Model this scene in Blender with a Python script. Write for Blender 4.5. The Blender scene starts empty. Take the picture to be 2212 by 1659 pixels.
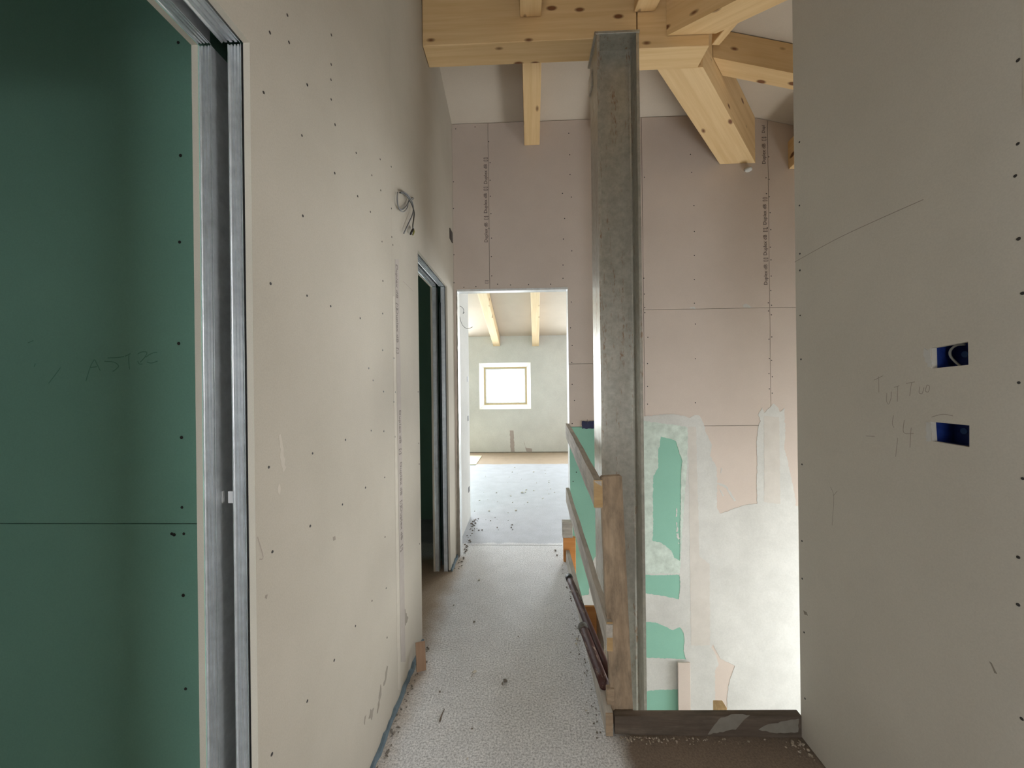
import bpy, bmesh, math, random
from mathutils import Vector, Matrix
from mathutils.geometry import tessellate_polygon

random.seed(7)
SC = bpy.context.scene
COL = SC.collection

# ------------------------------------------------------------------ camera
FPX, CX, CY, EYE = 831.0, 1106.0, 829.5, Vector((0, 0, 1.4))
YAW, ROLL = math.radians(2.07), 0.012
CF = Vector((-math.sin(YAW), math.cos(YAW), 0))
_R0 = Vector((math.cos(YAW), math.sin(YAW), 0))
CR = _R0 * math.cos(ROLL) - Vector((0, 0, 1)) * math.sin(ROLL)
CU = Vector((0, 0, 1)) * math.cos(ROLL) + _R0 * math.sin(ROLL)
cam_d = bpy.data.cameras.new('camera')
cam = bpy.data.objects.new('camera', cam_d)
COL.objects.link(cam)
cam_d.sensor_width = 36.0
cam_d.lens = 36.0 * FPX / 2212.0
cam_d.clip_start = 0.02
cam.matrix_world = Matrix((
    (CR.x, CU.x, -CF.x, EYE.x), (CR.y, CU.y, -CF.y, EYE.y),
    (CR.z, CU.z, -CF.z, EYE.z), (0, 0, 0, 1)))
SC.camera = cam

# ------------------------------------------------------------------ world, daylight at the windows and added lights, exposure
wd = bpy.data.worlds.new('sky')
SC.world = wd
wd.use_nodes = True
bg = wd.node_tree.nodes['Background']
bg.inputs[0].default_value = (0.92, 0.96, 1.0, 1)
bg.inputs[1].default_value = 7.0

def window_light(name, loc, direction, sx, sy, watts, color):
    """Area light at a window opening, inferred or added for its light."""
    l = bpy.data.lights.new(name, 'AREA')
    l.shape = 'RECTANGLE'
    l.size, l.size_y, l.energy, l.color = sx, sy, watts, color
    o = bpy.data.objects.new(name, l)
    COL.objects.link(o)
    o.location = loc
    o.rotation_euler = Vector(direction).to_track_quat('-Z', 'Z').to_euler()
    return o

window_light('added_light_far_left', (-2.0, 7.86, 1.45), (0, -1, 0), 1.2, 1.4, 110, (0.86, 0.94, 1.0))  # unseen window light, added to throw light down the corridor
window_light('added_light_far_right', (2.0, 7.86, 1.45), (0, -1, 0), 1.2, 1.4, 110, (0.86, 0.94, 1.0))  # its twin on the right, likewise added out of sight
window_light('daylight_stairwell', (3.72, 2.35, -.55), (-1, 0, 0), 1.25, 2.6, 98, (0.96, 0.99, 0.97))
window_light('daylight_right_room', (4.12, -0.85, 1.95), (-1, 0, 0), 1.9, 1.3, 50, (0.95, 0.98, 1.0))
window_light('added_fill_rear', (-.15, -1.95, 1.05), (0, 1, 0), .9, 1.5, 5, (0.95, 0.98, 1.0))  # added fill from behind the viewer, no known window there
window_light('daylight_left_room', (-2.70, -1.95, 1.5), (0, 1, 0), .18, .7, .6, (0.86, 0.95, 1.0))

SC.view_settings.view_transform = 'Standard'
SC.view_settings.look = 'None'
SC.view_settings.exposure = 0.16
SC.view_settings.gamma = 1.0
SC.view_settings.use_curve_mapping = False

# ------------------------------------------------------------------ helpers
def ray(px, py):
    return CF * FPX + CR * (px - CX) - CU * (py - CY)
def on_x(px, py, X):
    d = ray(px, py); return EYE + d * (X / d.x)
def on_y(px, py, Y):
    d = ray(px, py); return EYE + d * (Y / d.y)
def on_z(px, py, Z):
    d = ray(px, py); return EYE + d * ((Z - EYE.z) / d.z)

def lin(c):
    c = c / 255.0
    return c / 12.92 if c <= 0.04045 else ((c + 0.055) / 1.055) ** 2.4
def rgb(r, g, b):
    return (lin(r), lin(g), lin(b), 1.0)

def tag(o, label=None, cat=None, kind=None, group=None):
    if label: o['label'] = label
    if cat: o['category'] = cat
    if kind: o['kind'] = kind
    if group: o['group'] = group
    return o

def empty(name, loc=(0, 0, 0)):
    o = bpy.data.objects.new(name, None)
    o.location = loc
    o.empty_display_size = 0.1
    COL.objects.link(o)
    return o

def attach(o, parent):
    if parent is not None:
        o.parent = parent
        o.matrix_parent_inverse = Matrix.Translation(parent.location).inverted() if parent.type == 'EMPTY' else parent.matrix_basis.inverted()
    return o

def obj(name, bm, mat, parent=None, smooth=False, matrix=None):
    bmesh.ops.recalc_face_normals(bm, faces=bm.faces[:])
    me = bpy.data.meshes.new(name)
    bm.to_mesh(me); bm.free()
    me.materials.append(mat)
    if smooth:
        for p in me.polygons: p.use_smooth = True
    o = bpy.data.objects.new(name, me)
    COL.objects.link(o)
    if matrix is not None: o.matrix_basis = matrix
    return attach(o, parent)

def add_box(bm, x0, x1, y0, y1, z0, z1):
    v = [bm.verts.new((x, y, z)) for x in (x0, x1) for y in (y0, y1) for z in (z0, z1)]
    for f in ((0, 1, 3, 2), (4, 6, 7, 5), (0, 4, 5, 1), (2, 3, 7, 6), (0, 2, 6, 4), (1, 5, 7, 3)):
        bm.faces.new([v[i] for i in f])

def box(name, x0, x1, y0, y1, z0, z1, mat, parent=None, bevel=0.0):
    bm = bmesh.new()
    add_box(bm, x0, x1, y0, y1, z0, z1)
    if bevel:
        bmesh.ops.bevel(bm, geom=bm.edges[:], offset=bevel, segments=1, affect='EDGES')
    return obj(name, bm, mat, parent)

def add_plate(bm, loops, fn, t):
    """loops: outer + holes in (u,v); fn(u,v,w)->xyz; thickness t."""
    tris = tessellate_polygon([[Vector((u, v, 0)) for u, v in L] for L in loops])
    flat = [p for L in loops for p in L]
    a = [bm.verts.new(fn(u, v, 0.0)) for u, v in flat]
    b = [bm.verts.new(fn(u, v, t)) for u, v in flat]
    for tr in tris:
        try: bm.faces.new([a[i] for i in tr])
        except ValueError: pass
        try: bm.faces.new([b[i] for i in reversed(tr)])
        except ValueError: pass
    k = 0
    for L in loops:
        n = len(L)
        for i in range(n):
            j = (i + 1) % n
            try: bm.faces.new((a[k + i], a[k + j], b[k + j], b[k + i]))
            except ValueError: pass
        k += n

def plate(name, loops, fn, t, mat, parent=None, edge=None):
    bm = bmesh.new()
    add_plate(bm, loops, fn, t)
    if edge:
        a = Vector(fn(0, 0, 1)) - Vector(fn(0, 0, 0))
        bm.normal_update()
        for f in bm.faces:
            if abs(f.normal.dot(a)) < .5: f.material_index = 1
    o = obj(name, bm, mat, parent)
    if edge: o.data.materials.append(edge)
    return o

def fx(X, s=1):    # wall whose face is the plane X ; thickness goes to +s
    return lambda u, v, w: (X + s * w, u, v)
def fy(Y, s=1):
    return lambda u, v, w: (u, Y + s * w, v)
def fz(Z, s=1):
    return lambda u, v, w: (u, v, Z + s * w)

def rect(u0, u1, v0, v1):
    return [(u0, v0), (u1, v0), (u1, v1), (u0, v1)]

def jag(loop, step=0.012, amp=0.002, seed=1):
    rnd = random.Random(seed)
    out = []
    n = len(loop)
    for i in range(n):
        (x0, y0), (x1, y1) = loop[i], loop[(i + 1) % n]
        L = math.hypot(x1 - x0, y1 - y0)
        k = max(1, min(60, int(L / step)))
        nx, ny = (-(y1 - y0) / L, (x1 - x0) / L) if L > 1e-6 else (0, 0)
        for q in range(k):
            t = q / k
            d = rnd.uniform(-amp, amp) if q else 0
            out.append((x0 + (x1 - x0) * t + nx * d, y0 + (y1 - y0) * t + ny * d))
    return out

def frame_matrix(p0, p1):
    p0, p1 = Vector(p0), Vector(p1)
    x = (p1 - p0).normalized()
    up = Vector((0, 0, 1)) if abs(x.z) < 0.95 else Vector((0, 1, 0))
    y = up.cross(x).normalized()
    z = x.cross(y)
    m = Matrix((x, y, z)).transposed().to_4x4()
    m.translation = p0
    return m, (p1 - p0).length

def timber(name, p0, p1, width, depth, mat, parent=None, bevel=0.003, warp=0.0):
    """Squared timber; p0-p1 is the centre line of its underside."""
    m, L = frame_matrix(p0, p1)
    bm = bmesh.new()
    add_box(bm, 0, L, -width / 2, width / 2, 0, depth)
    if warp:
        bmesh.ops.subdivide_edges(bm, edges=[e for e in bm.edges if abs(e.verts[0].co.x - e.verts[1].co.x) > L * .5], cuts=9)
        rnd = random.Random(len(name) + int(L * 1000))
        offs = {}
        for v in bm.verts:
            k = round(v.co.x, 3)
            if k not in offs: offs[k] = (rnd.uniform(-warp, warp), rnd.uniform(-warp, warp))
            v.co.y += offs[k][0]; v.co.z += offs[k][1]
    elif bevel:
        bmesh.ops.bevel(bm, geom=bm.edges[:], offset=bevel, segments=1, affect='EDGES')
    o = obj(name, bm, mat, None, matrix=m)
    return attach(o, parent)

def add_tube(bm, pts, r, seg=10, caps=True):
    pts = [Vector(p) for p in pts]
    rings = []
    prev = None
    for i, p in enumerate(pts):
        t = (pts[min(i + 1, len(pts) - 1)] - pts[max(i - 1, 0)]).normalized()
        if prev is None:
            a = Vector((0, 0, 1)) if abs(t.z) < .9 else Vector((1, 0, 0))
            n = t.cross(a).normalized()
        else:
            n = (prev - t * prev.dot(t)).normalized()
        prev = n
        b = t.cross(n)
        rr = r[i] if isinstance(r, (list, tuple)) else r
        rings.append([bm.verts.new(p + (n * math.cos(2 * math.pi * k / seg) + b * math.sin(2 * math.pi * k / seg)) * rr) for k in range(seg)])
    for A, B in zip(rings, rings[1:]):
        for k in range(seg):
            bm.faces.new((A[k], A[(k + 1) % seg], B[(k + 1) % seg], B[k]))
    if caps:
        bm.faces.new(rings[0][::-1]); bm.faces.new(rings[-1])

def smooth_path(pts, n=6):
    pts = [Vector(p) for p in pts]
    out = []
    for i in range(len(pts) - 1):
        p0, p1, p2, p3 = pts[max(i - 1, 0)], pts[i], pts[i + 1], pts[min(i + 2, len(pts) - 1)]
        for q in range(n):
            t = q / n
            out.append(0.5 * ((2 * p1) + (p2 - p0) * t + (2 * p0 - 5 * p1 + 4 * p2 - p3) * t * t + (3 * p1 - p0 - 3 * p2 + p3) * t ** 3))
    out.append(pts[-1])
    return out

# ------------------------------------------------------------------ materials
def new_mat(name):
    m = bpy.data.materials.new(name)
    m.use_nodes = True
    nt = m.node_tree
    return m, nt, nt.nodes['Principled BSDF']

def N(nt, t, **kw):
    n = nt.nodes.new(t)
    for k, v in kw.items(): setattr(n, k, v)
    return n

def coords(nt, scale=(1, 1, 1), world=True):
    mp = N(nt, 'ShaderNodeMapping')
    mp.inputs['Scale'].default_value = scale
    if world:
        g = N(nt, 'ShaderNodeNewGeometry'); nt.links.new(g.outputs['Position'], mp.inputs[0])
    else:
        g = N(nt, 'ShaderNodeTexCoord'); nt.links.new(g.outputs['Object'], mp.inputs[0])
    return mp.outputs[0]

def noise(nt, co, scale, detail=4, rough=.55):
    n = N(nt, 'ShaderNodeTexNoise')
    n.inputs['Scale'].default_value = scale
    n.inputs['Detail'].default_value = detail
    n.inputs['Roughness'].default_value = rough
    nt.links.new(co, n.inputs['Vector'])
    return n.outputs[0]

def ramp(nt, fac, stops):
    r = N(nt, 'ShaderNodeValToRGB')
    els = r.color_ramp.elements
    while len(els) < len(stops): els.new(0.5)
    for e, (p, c) in zip(els, stops):
        e.position = p
        e.color = c if isinstance(c, tuple) else (c, c, c, 1)
    nt.links.new(fac, r.inputs[0])
    return r.outputs[0]

def mixc(nt, fac, a, b, mode='MIX'):
    m = N(nt, 'ShaderNodeMix', data_type='RGBA', blend_type=mode)
    for sock, val in ((m.inputs[0], fac), (m.inputs[6], a), (m.inputs[7], b)):
        if isinstance(val, (int, float)): sock.default_value = val
        elif isinstance(val, tuple): sock.default_value = val
        else: nt.links.new(val, sock)
    return m.outputs[2]

def bump(nt, bsdf, h, strength=.3, dist=.002):
    b = N(nt, 'ShaderNodeBump')
    b.inputs['Strength'].default_value = strength
    b.inputs['Distance'].default_value = dist
    nt.links.new(h, b.inputs['Height'])
    nt.links.new(b.outputs[0], bsdf.inputs['Normal'])

def mat_board(name, base, var=10, rough=.85, big=1.6, fine=260, bstr=.25):
    m, nt, b = new_mat(name)
    co = coords(nt)
    d = lambda k: rgb(*[max(0, min(255, c + k)) for c in base])
    c1 = ramp(nt, noise(nt, co, big, 5, .6), [(.3, d(-var)), (.7, d(var))])
    c2 = ramp(nt, noise(nt, co, fine, 2), [(.3, .93), (.7, 1.0)])
    nt.links.new(mixc(nt, 1.0, c1, c2, 'MULTIPLY'), b.inputs['Base Color'])
    b.inputs['Roughness'].default_value = rough
    bump(nt, b, noise(nt, co, fine * .7, 3), bstr, .0008)
    return m

def mat_plain(name, base, rough=.7, metal=0.0, var=6, scale=30):
    m, nt, b = new_mat(name)
    co = coords(nt)
    d = lambda k: rgb(*[max(0, min(255, c + k)) for c in base])
    nt.links.new(ramp(nt, noise(nt, co, scale, 4), [(.3, d(-var)), (.7, d(var))]), b.inputs['Base Color'])
    b.inputs['Roughness'].default_value = rough
    b.inputs['Metallic'].default_value = metal
    return m

def mat_wood(name, light, dark, knot=None, rough=.6, gx=1.2, gy=26, dirt=0.0, knot_scale=3.2):
    """grain runs along the local x axis of the piece"""
    m, nt, b = new_mat(name)
    co = coords(nt, (gx, gy, gy), world=False)
    n1 = noise(nt, co, 1.0, 6, .65)
    col = ramp(nt, n1, [(.28, rgb(*dark)), (.5, rgb(*[(a + c) // 2 for a, c in zip(light, dark)])), (.72, rgb(*light))])
    if knot:
        cv = coords(nt, (knot_scale, knot_scale * 2.1, knot_scale * 2.1), world=False)
        v = N(nt, 'ShaderNodeTexVoronoi')
        v.inputs['Scale'].default_value = 1.0
        v.inputs['Randomness'].default_value = 1.0
        nt.links.new(cv, v.inputs['Vector'])
        k = ramp(nt, v.outputs['Distance'], [(.11, 1.0), (.19, 0.0)])
        col = mixc(nt, k, col, rgb(*knot))
    if dirt:
        cw = coords(nt, (3, 9, 9), world=False)
        dd = ramp(nt, noise(nt, cw, 2.2, 6, .7), [(.42, 0.0), (.68, dirt)])
        col = mixc(nt, dd, col, rgb(78, 70, 60))
    nt.links.new(col, b.inputs['Base Color'])
    b.inputs['Roughness'].default_value = rough
    bump(nt, b, n1, .25, .0015)
    return m

M = {}
M['board'] = mat_board('pink_grey_plasterboard', (206, 192, 181), 5)
M['board_left'] = mat_board('grey_beige_plasterboard', (175, 167, 152), 6)
M['board_right'] = mat_board('taupe_plasterboard', (203, 197, 185), 5)
M['green'] = mat_board('green_moisture_board', (140, 190, 170), 5)
M['ceil'] = mat_board('ceiling_board', (198, 186, 170), 5)
M['gypsum'] = mat_board('gypsum_core_edge', (205, 198, 182), 8, fine=400)
M['skim'] = mat_board('white_joint_compound', (203, 202, 197), 7, big=5.0, fine=90, bstr=.5)
M['thin_skim'] = mat_board('thin_smeared_compound', (196, 208, 198), 16, big=16, fine=120)
M['farwall'] = mat_board('skimmed_grey_wall', (216, 214, 209), 9, big=1.6, fine=60)
M['core'] = mat_plain('wall_core', (150, 142, 132))
M['concrete'] = mat_board('rough_concrete', (150, 145, 138), 12)
M['screw'] = mat_plain('screw_black', (40, 36, 34), .5)
M['print'] = mat_plain('board_print_ink', (104, 92, 88), .9, var=2)
M['print_left'] = mat_plain('faded_print_ink', (120, 112, 104), .9, var=2)
M['pencil'] = mat_plain('pencil_line', (152, 142, 131), .9, var=3)
M['pencil_green'] = mat_plain('pencil_on_green', (104, 152, 130), .9, var=3)
M['scuff'] = mat_plain('grey_scuff', (140, 132, 120), .9, var=8)
M['joint_l'] = mat_plain('dried_joint_filler', (186, 178, 164), .9, var=4)
M['tape'] = mat_plain('paper_tape_strip', (165, 156, 147), .9, var=3)
M['pink_bare'] = mat_plain('bare_board_brown', (178, 164, 158), .9, var=4)
M['galv'] = None
M['blackcap'] = mat_plain('black_plastic', (28, 27, 26), .5)
M['blue_box'] = mat_plain('blue_plastic_box', (24, 46, 112), .45, var=10, scale=60)
M['blue_light'] = mat_plain('pale_blue_knockout', (70, 105, 160), .5)
M['conduit'] = mat_plain('grey_conduit', (165, 165, 158), .5)
M['wire_dark'] = mat_plain('dark_cable', (52, 50, 46), .5)
M['wire_grey'] = mat_plain('grey_cable', (112, 112, 112), .5)
M['wire_yellow'] = mat_plain('yellow_green_wire', (120, 116, 50), .5)
M['blue_foam'] = mat_board('blue_grey_edge_foam', (92, 108, 116), 14, big=9)
M['white_frame'] = mat_plain('white_window_reveal', (242, 240, 232), .6, var=3)
M['wood_win'] = mat_plain('window_frame_wood', (202, 176, 128), .6)
M['pvc'] = mat_plain('white_pvc', (235, 235, 235), .4, var=3)
M['spruce'] = mat_wood('spruce_glulam', (230, 200, 152), (210, 174, 122), (116, 72, 38), knot_scale=5.2)
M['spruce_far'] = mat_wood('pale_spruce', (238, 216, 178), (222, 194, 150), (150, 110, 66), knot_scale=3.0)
M['old_wood'] = mat_wood('weathered_board', (186, 164, 138), (150, 128, 104), None, .85, 2.0, 30, dirt=.6)
M['grey_wood'] = mat_wood('cement_grey_board', (206, 200, 190), (172, 164, 152), None, .9, 2.0, 34, dirt=.35)
M['dark_plank'] = mat_wood('dark_dirty_plank', (126, 112, 98), (82, 70, 60), None, .85, 2.0, 30, dirt=.9)
M['orange_wood'] = mat_wood('orange_formwork_board', (214, 150, 84), (190, 122, 60), None, .6, 3.0, 30)
M['cut_wood'] = mat_wood('cut_end_wood', (200, 170, 124), (172, 140, 96), None, .8, 8, 40)
M['block_wood'] = mat_wood('brown_offcut', (158, 130, 106), (132, 104, 82), None, .85, 3, 30)
M['cream'] = mat_plain('cream_sheet', (226, 216, 188), .8)

def mat_galv(name, base=(176, 174, 164), rust=True):
    m, nt, b = new_mat(name)
    co = coords(nt)
    col = ramp(nt, noise(nt, co, 26, 6, .7), [(.3, rgb(*[c - 16 for c in base])), (.7, rgb(*[c + 14 for c in base]))])
    if rust:
        st = noise(nt, coords(nt, (30, 30, 3.0)), 1.0, 6, .75)
        spot = noise(nt, coords(nt, (70, 70, 30)), 1.0, 3, .6)
        w = ramp(nt, st, [(.535, 0.0), (.63, 1.0)])
        s = ramp(nt, spot, [(.45, 0.0), (.60, .8)])
        k = mixc(nt, 1.0, w, s, 'MULTIPLY')
        col = mixc(nt, k, col, rgb(134, 90, 44))
    nt.links.new(col, b.inputs['Base Color'])
    b.inputs['Metallic'].default_value = .65
    r = ramp(nt, noise(nt, coords(nt, (18, 18, 5)), 1.0, 5, .7), [(.3, .28), (.7, .46)])
    nt.links.new(r, b.inputs['Roughness'])
    return m
M['galv'] = mat_galv('galvanised_column_steel')
M['profile'] = mat_galv('galvanised_sheet_profile', (224, 228, 230), rust=False)

def mat_rust_tube():
    m, nt, b = new_mat('maroon_painted_tube')
    co = coords(nt, (9, 34, 34), world=False)
    k = ramp(nt, noise(nt, co, 1.0, 6, .75), [(.58, 0.0), (.68, 1.0)])
    col = mixc(nt, k, rgb(66, 30, 24), rgb(170, 150, 134))
    nt.links.new(col, b.inputs['Base Color'])
    b.inputs['Roughness'].default_value = .6
    return m
M['tube'] = mat_rust_tube()

def mat_floor():
    m, nt, b = new_mat('sanded_cement_screed')
    co = coords(nt)
    sp = N(nt, 'ShaderNodeSeparateXYZ'); nt.links.new(co, sp.inputs[0])
    fine = noise(nt, co, 125, 4, .8)
    mid = noise(nt, co, 7, 5, .6)
    grey = ramp(nt, fine, [(.36, rgb(154, 155, 157)), (.51, rgb(218, 219, 220)), (.66, rgb(250, 250, 251))])
    m1 = ramp(nt, mid, [(.3, .90), (.7, 1.04)])
    grey = mixc(nt, 1.0, grey, m1, 'MULTIPLY')
    tan = mixc(nt, 1.0, ramp(nt, fine, [(.35, rgb(150, 132, 112)), (.65, rgb(186, 168, 146))]), m1, 'MULTIPLY')
    brown = mixc(nt, 1.0, ramp(nt, fine, [(.35, rgb(118, 104, 92)), (.65, rgb(150, 136, 122))]), m1, 'MULTIPLY')
    pale = mixc(nt, 1.0, ramp(nt, fine, [(.35, rgb(158, 162, 169)), (.65, rgb(192, 196, 203))]), m1, 'MULTIPLY')
    wob = noise(nt, co, 4.5, 4)
    def step(sock, edge, soft, sign=1):
        # 1 where sign*(sock-edge) > 0 , edge wobbling with noise
        a = N(nt, 'ShaderNodeMath', operation='MULTIPLY_ADD')
        nt.links.new(wob, a.inputs[0]); a.inputs[1].default_value = .16; a.inputs[2].default_value = -.08
        c = N(nt, 'ShaderNodeMath', operation='ADD'); nt.links.new(sock, c.inputs[0]); nt.links.new(a.outputs[0], c.inputs[1])
        r = N(nt, 'ShaderNodeMapRange', interpolation_type='SMOOTHSTEP')
        nt.links.new(c.outputs[0], r.inputs['Value'])
        r.inputs['From Min'].default_value = edge - soft * sign
        r.inputs['From Max'].default_value = edge + soft * sign
        return r.outputs[0]
    X, Y = sp.outputs[0], sp.outputs[1]
    col = mixc(nt, step(Y, 3.38, .02), grey, pale)
    col = mixc(nt, step(Y, 6.72, .03), col, tan)
    ml = N(nt, 'ShaderNodeMath', operation='MULTIPLY')
    nt.links.new(step(X, -.54, .09, -1), ml.inputs[0]); nt.links.new(step(Y, 3.1, .05, -1), ml.inputs[1])
    col = mixc(nt, ml.outputs[0], col, tan)
    mul = N(nt, 'ShaderNodeMath', operation='MULTIPLY')
    nt.links.new(step(X, .35, .05), mul.inputs[0]); nt.links.new(step(Y, 1.9, .1, -1), mul.inputs[1])
    col = mixc(nt, mul.outputs[0], col, brown)  # brown landing corner: dirt, with part of a shadow put into the colour
    nt.links.new(col, b.inputs['Base Color'])
    b.inputs['Roughness'].default_value = .6
    bump(nt, b, noise(nt, co, 120, 4, .7), .35, .002)
    return m
M['floor'] = mat_floor()

def mat_glass():
    m = bpy.data.materials.new('window_glass'); m.use_nodes = True
    nt = m.node_tree; nt.nodes.clear()
    out = N(nt, 'ShaderNodeOutputMaterial'); mx = N(nt, 'ShaderNodeMixShader')
    t = N(nt, 'ShaderNodeBsdfTransparent'); g = N(nt, 'ShaderNodeBsdfGlossy')
    g.inputs['Roughness'].default_value = .02
    mx.inputs[0].default_value = .06
    nt.links.new(t.outputs[0], mx.inputs[1]); nt.links.new(g.outputs[0], mx.inputs[2]); nt.links.new(mx.outputs[0], out.inputs[0])
    return m
M['glass'] = mat_glass()

# ------------------------------------------------------------------ main planes of the place
XL = -.58          # corridor face of the left wall
XR = 1.063         # corridor face of the right wall
YR = 1.55          # its far edge
YE = 3.12          # face of the end wall
YF = 7.82          # far room's back wall
XE = .335          # edge of the stairwell
RIDGE_Y, APEX_X, ZR, T = 2.2975, .88, 3.73, .245
def zc(x, y):      # underside of the hipped ceiling
    return ZR - T * max(abs(y - RIDGE_Y), x - APEX_X, 0)

# ------------------------------------------------------------------ setting: floor, ceiling, walls
bm = bmesh.new()
HX0, HX1, HY0, HY1 = XE, 3.75, 1.575, YE + .108
add_box(bm, -3.0, 4.3, -2.1, HY0, -.25, 0)
add_box(bm, -3.0, HX0, HY0, HY1, -.25, 0)
add_box(bm, HX1, 4.3, HY0, HY1, -.25, 0)
add_box(bm, -3.0, 4.3, HY1, 8.0, -.25, 0)
floor = tag(obj('floor', bm, M['floor']), 'grey granular cement screed floor along the corridor', 'floor', 'structure')
box('expansion_joint', -.56, .30, 3.335, 3.341, .0002, .0006, mat_plain('dark_floor_joint', (104, 102, 100), .95), floor)  # thin dark strip marking the floor joint

# ceiling: three planes of a hipped roof
def ceil_plane(pts):
    bm = bmesh.new()
    a = [bm.verts.new((x, y, zc(x, y))) for x, y in pts]
    b = [bm.verts.new((x, y, zc(x, y) + .1)) for x, y in pts]
    bm.faces.new(a); bm.faces.new(b[::-1])
    n = len(pts)
    for i in range(n):
        bm.faces.new((a[i], a[(i + 1) % n], b[(i + 1) % n], b[i]))
    return bm
HL = 4.4 - APEX_X
ceiling = tag(empty('ceiling', (APEX_X, RIDGE_Y, ZR)), 'pale board ceiling of the hipped roof between the rafters', 'ceiling', 'structure')
obj('ceiling_plane', ceil_plane([(-3.1, RIDGE_Y), (APEX_X, RIDGE_Y), (4.4, RIDGE_Y + HL), (4.4, 8.1), (-3.1, 8.1)]), M['ceil'], ceiling)
obj('ceiling_plane', ceil_plane([(APEX_X, RIDGE_Y), (-3.1, RIDGE_Y), (-3.1, -2.2), (4.4, -2.2), (4.4, RIDGE_Y - HL)]), M['ceil'], ceiling)
obj('ceiling_plane', ceil_plane([(APEX_X, RIDGE_Y), (4.4, RIDGE_Y - HL), (4.4, RIDGE_Y + HL)]), M['ceil'], ceiling)

# ---- left wall : plasterboards on a pocket-door stud wall, with two door openings
D1 = (-.10, .80, 2.135)      # y0, y1, head height
D2 = (2.075, 2.86, 2.135)
SEAM = 1.665
wl = tag(empty('wall_left', (XL, 1.2, 0)), 'long grey-beige plasterboard wall on the left of the corridor', 'wall', 'structure')
def top_x(ys, x):
    return [(y, zc(x, y) - .002) for y in ys]
g = .0003
BT = .0145
plate('plasterboard', [[(D1[1], .012), (SEAM - g, .012)] + top_x([SEAM - g, D1[0]], XL) + [(D1[0], D1[2]), (D1[1], D1[2])]], fx(XL, -1), BT, M['board_left'], wl, M['gypsum'])
plate('plasterboard', [[(SEAM + g, .012), (D2[0], .012), (D2[0], D2[2]), (D2[1], D2[2]), (D2[1], .012), (YE, .012)] + top_x([YE, RIDGE_Y, SEAM + g], XL)], fx(XL, -1), BT, M['board_left'], wl, M['gypsum'])
plate('plasterboard', [[(-2.0, .012), (D1[0] - .001, .012)] + top_x([D1[0] - .001, -2.0], XL)], fx(XL, -1), BT, M['board_left'], wl, M['gypsum'])
# room-side boards (green) and the stud cavity closed on top
for y0, y1, z0 in ((-2.0, D1[0], 0), (D1[1], D2[0], 0), (D2[1], YE + .12, 0), (D1[0], D1[1], D1[2]), (D2[0], D2[1], D2[2])):
    plate('room_side_board', [[(y0, z0), (y1, z0)] + top_x([y1] + ([RIDGE_Y] if y0 < RIDGE_Y < y1 else []) + [y0], XL)], fx(XL - .114, -1), .0145, M['green'], wl, M['gypsum'])
for y in (D1[0] - .06, 1.62, D2[0] - .05, YE + .02):
    box('stud', XL - .1135, XL - BT - .0005, y, y + .05, 0, 2.9, M['profile'], wl)

# ---- pocket-door frames
def channel(bm, u0, u1, fn, L0, L1, depth=.03):
    """ridged sheet profile: section across u (wall thickness), w = into the jamb, extruded L0..L1"""
    n = 7
    us = [u0 + (u1 - u0) * i / n for i in range(n + 1)]
    prof = []
    for i in range(n):
        d = .0015 if i % 2 else .006
        prof += [(us[i], d), (us[i + 1], d)]
    prof = [(u0, depth)] + [(u0, .0)] + [(u0 + .0015, .0)] + prof[1:-1] + [(u1 - .0015, 0.0), (u1, 0.0), (u1, depth)]
    A = [bm.verts.new(fn(u, w, L0)) for u, w in prof]
    B = [bm.verts.new(fn(u, w, L1)) for u, w in prof]
    for i in range(len(prof) - 1):
        bm.faces.new((A[i], A[i + 1], B[i + 1], B[i]))

def pocket_frame(name, D, label, pocket=True, text=False):
    y0, y1, h = D
    t = tag(empty(name, (XL - .064, y1, 0)), label, 'door frame', 'structure')
    cols = ((XL - .0215, XL - .048), (XL - .087, XL - .1125))
    for a, b in cols:
        bm = bmesh.new(); channel(bm, a, b, lambda u, w, l: (u, y1 + .001 + w, l), 0.0, h, .05)
        obj('jamb_profile', bm, M['profile'], t)
        bm = bmesh.new(); channel(bm, a, b + (.012 if a > XL - .05 else 0) * -1, lambda u, w, l: (u, l, h + .001 + w), y0, y1, .05)
        obj('header_profile', bm, M['profile'], t)
        bm = bmesh.new(); channel(bm, a, b, lambda u, w, l: (u, y0 - .001 - w, l), 0.0, h, .05)
        obj('jamb_profile', bm, M['profile'], t)
    # dark slot: back lining of the pocket
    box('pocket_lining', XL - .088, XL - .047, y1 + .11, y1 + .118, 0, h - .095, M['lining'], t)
    bm = bmesh.new()
    add_box(bm, XL - .0205, XL - .0165, y1 + .004, y1 + .05, 0, h)
    obj('dark_gap_strip', bm, M['blackcap'], t)  # black strip put in for the shaded gap between profile and board
    box('dark_slot_strip', XL - .090, XL - .060, y0, y1, h + .05, h + .06, M['blackcap'], t)  # black strip standing in for the dark slot of the header
    return t
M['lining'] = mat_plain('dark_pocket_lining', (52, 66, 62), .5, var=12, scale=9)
d1 = pocket_frame('door_1', D1, 'galvanised pocket-door frame of the near left doorway beside the green board')
d2 = pocket_frame('door_2', D2, 'galvanised pocket-door frame of the dark doorway further down the left wall')
def text_mesh(body, size):
    c = bpy.data.curves.new('tmp_text', 'FONT')
    c.body = body; c.size = size; c.align_x = 'CENTER'; c.align_y = 'CENTER'; c.resolution_u = 2
    c.extrude = .00015; c.offset = size * .012
    o = bpy.data.objects.new('tmp_text', c); COL.objects.link(o)
    me = bpy.data.meshes.new_from_object(o)
    bpy.data.objects.remove(o); bpy.data.curves.remove(c)
    return me
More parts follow.
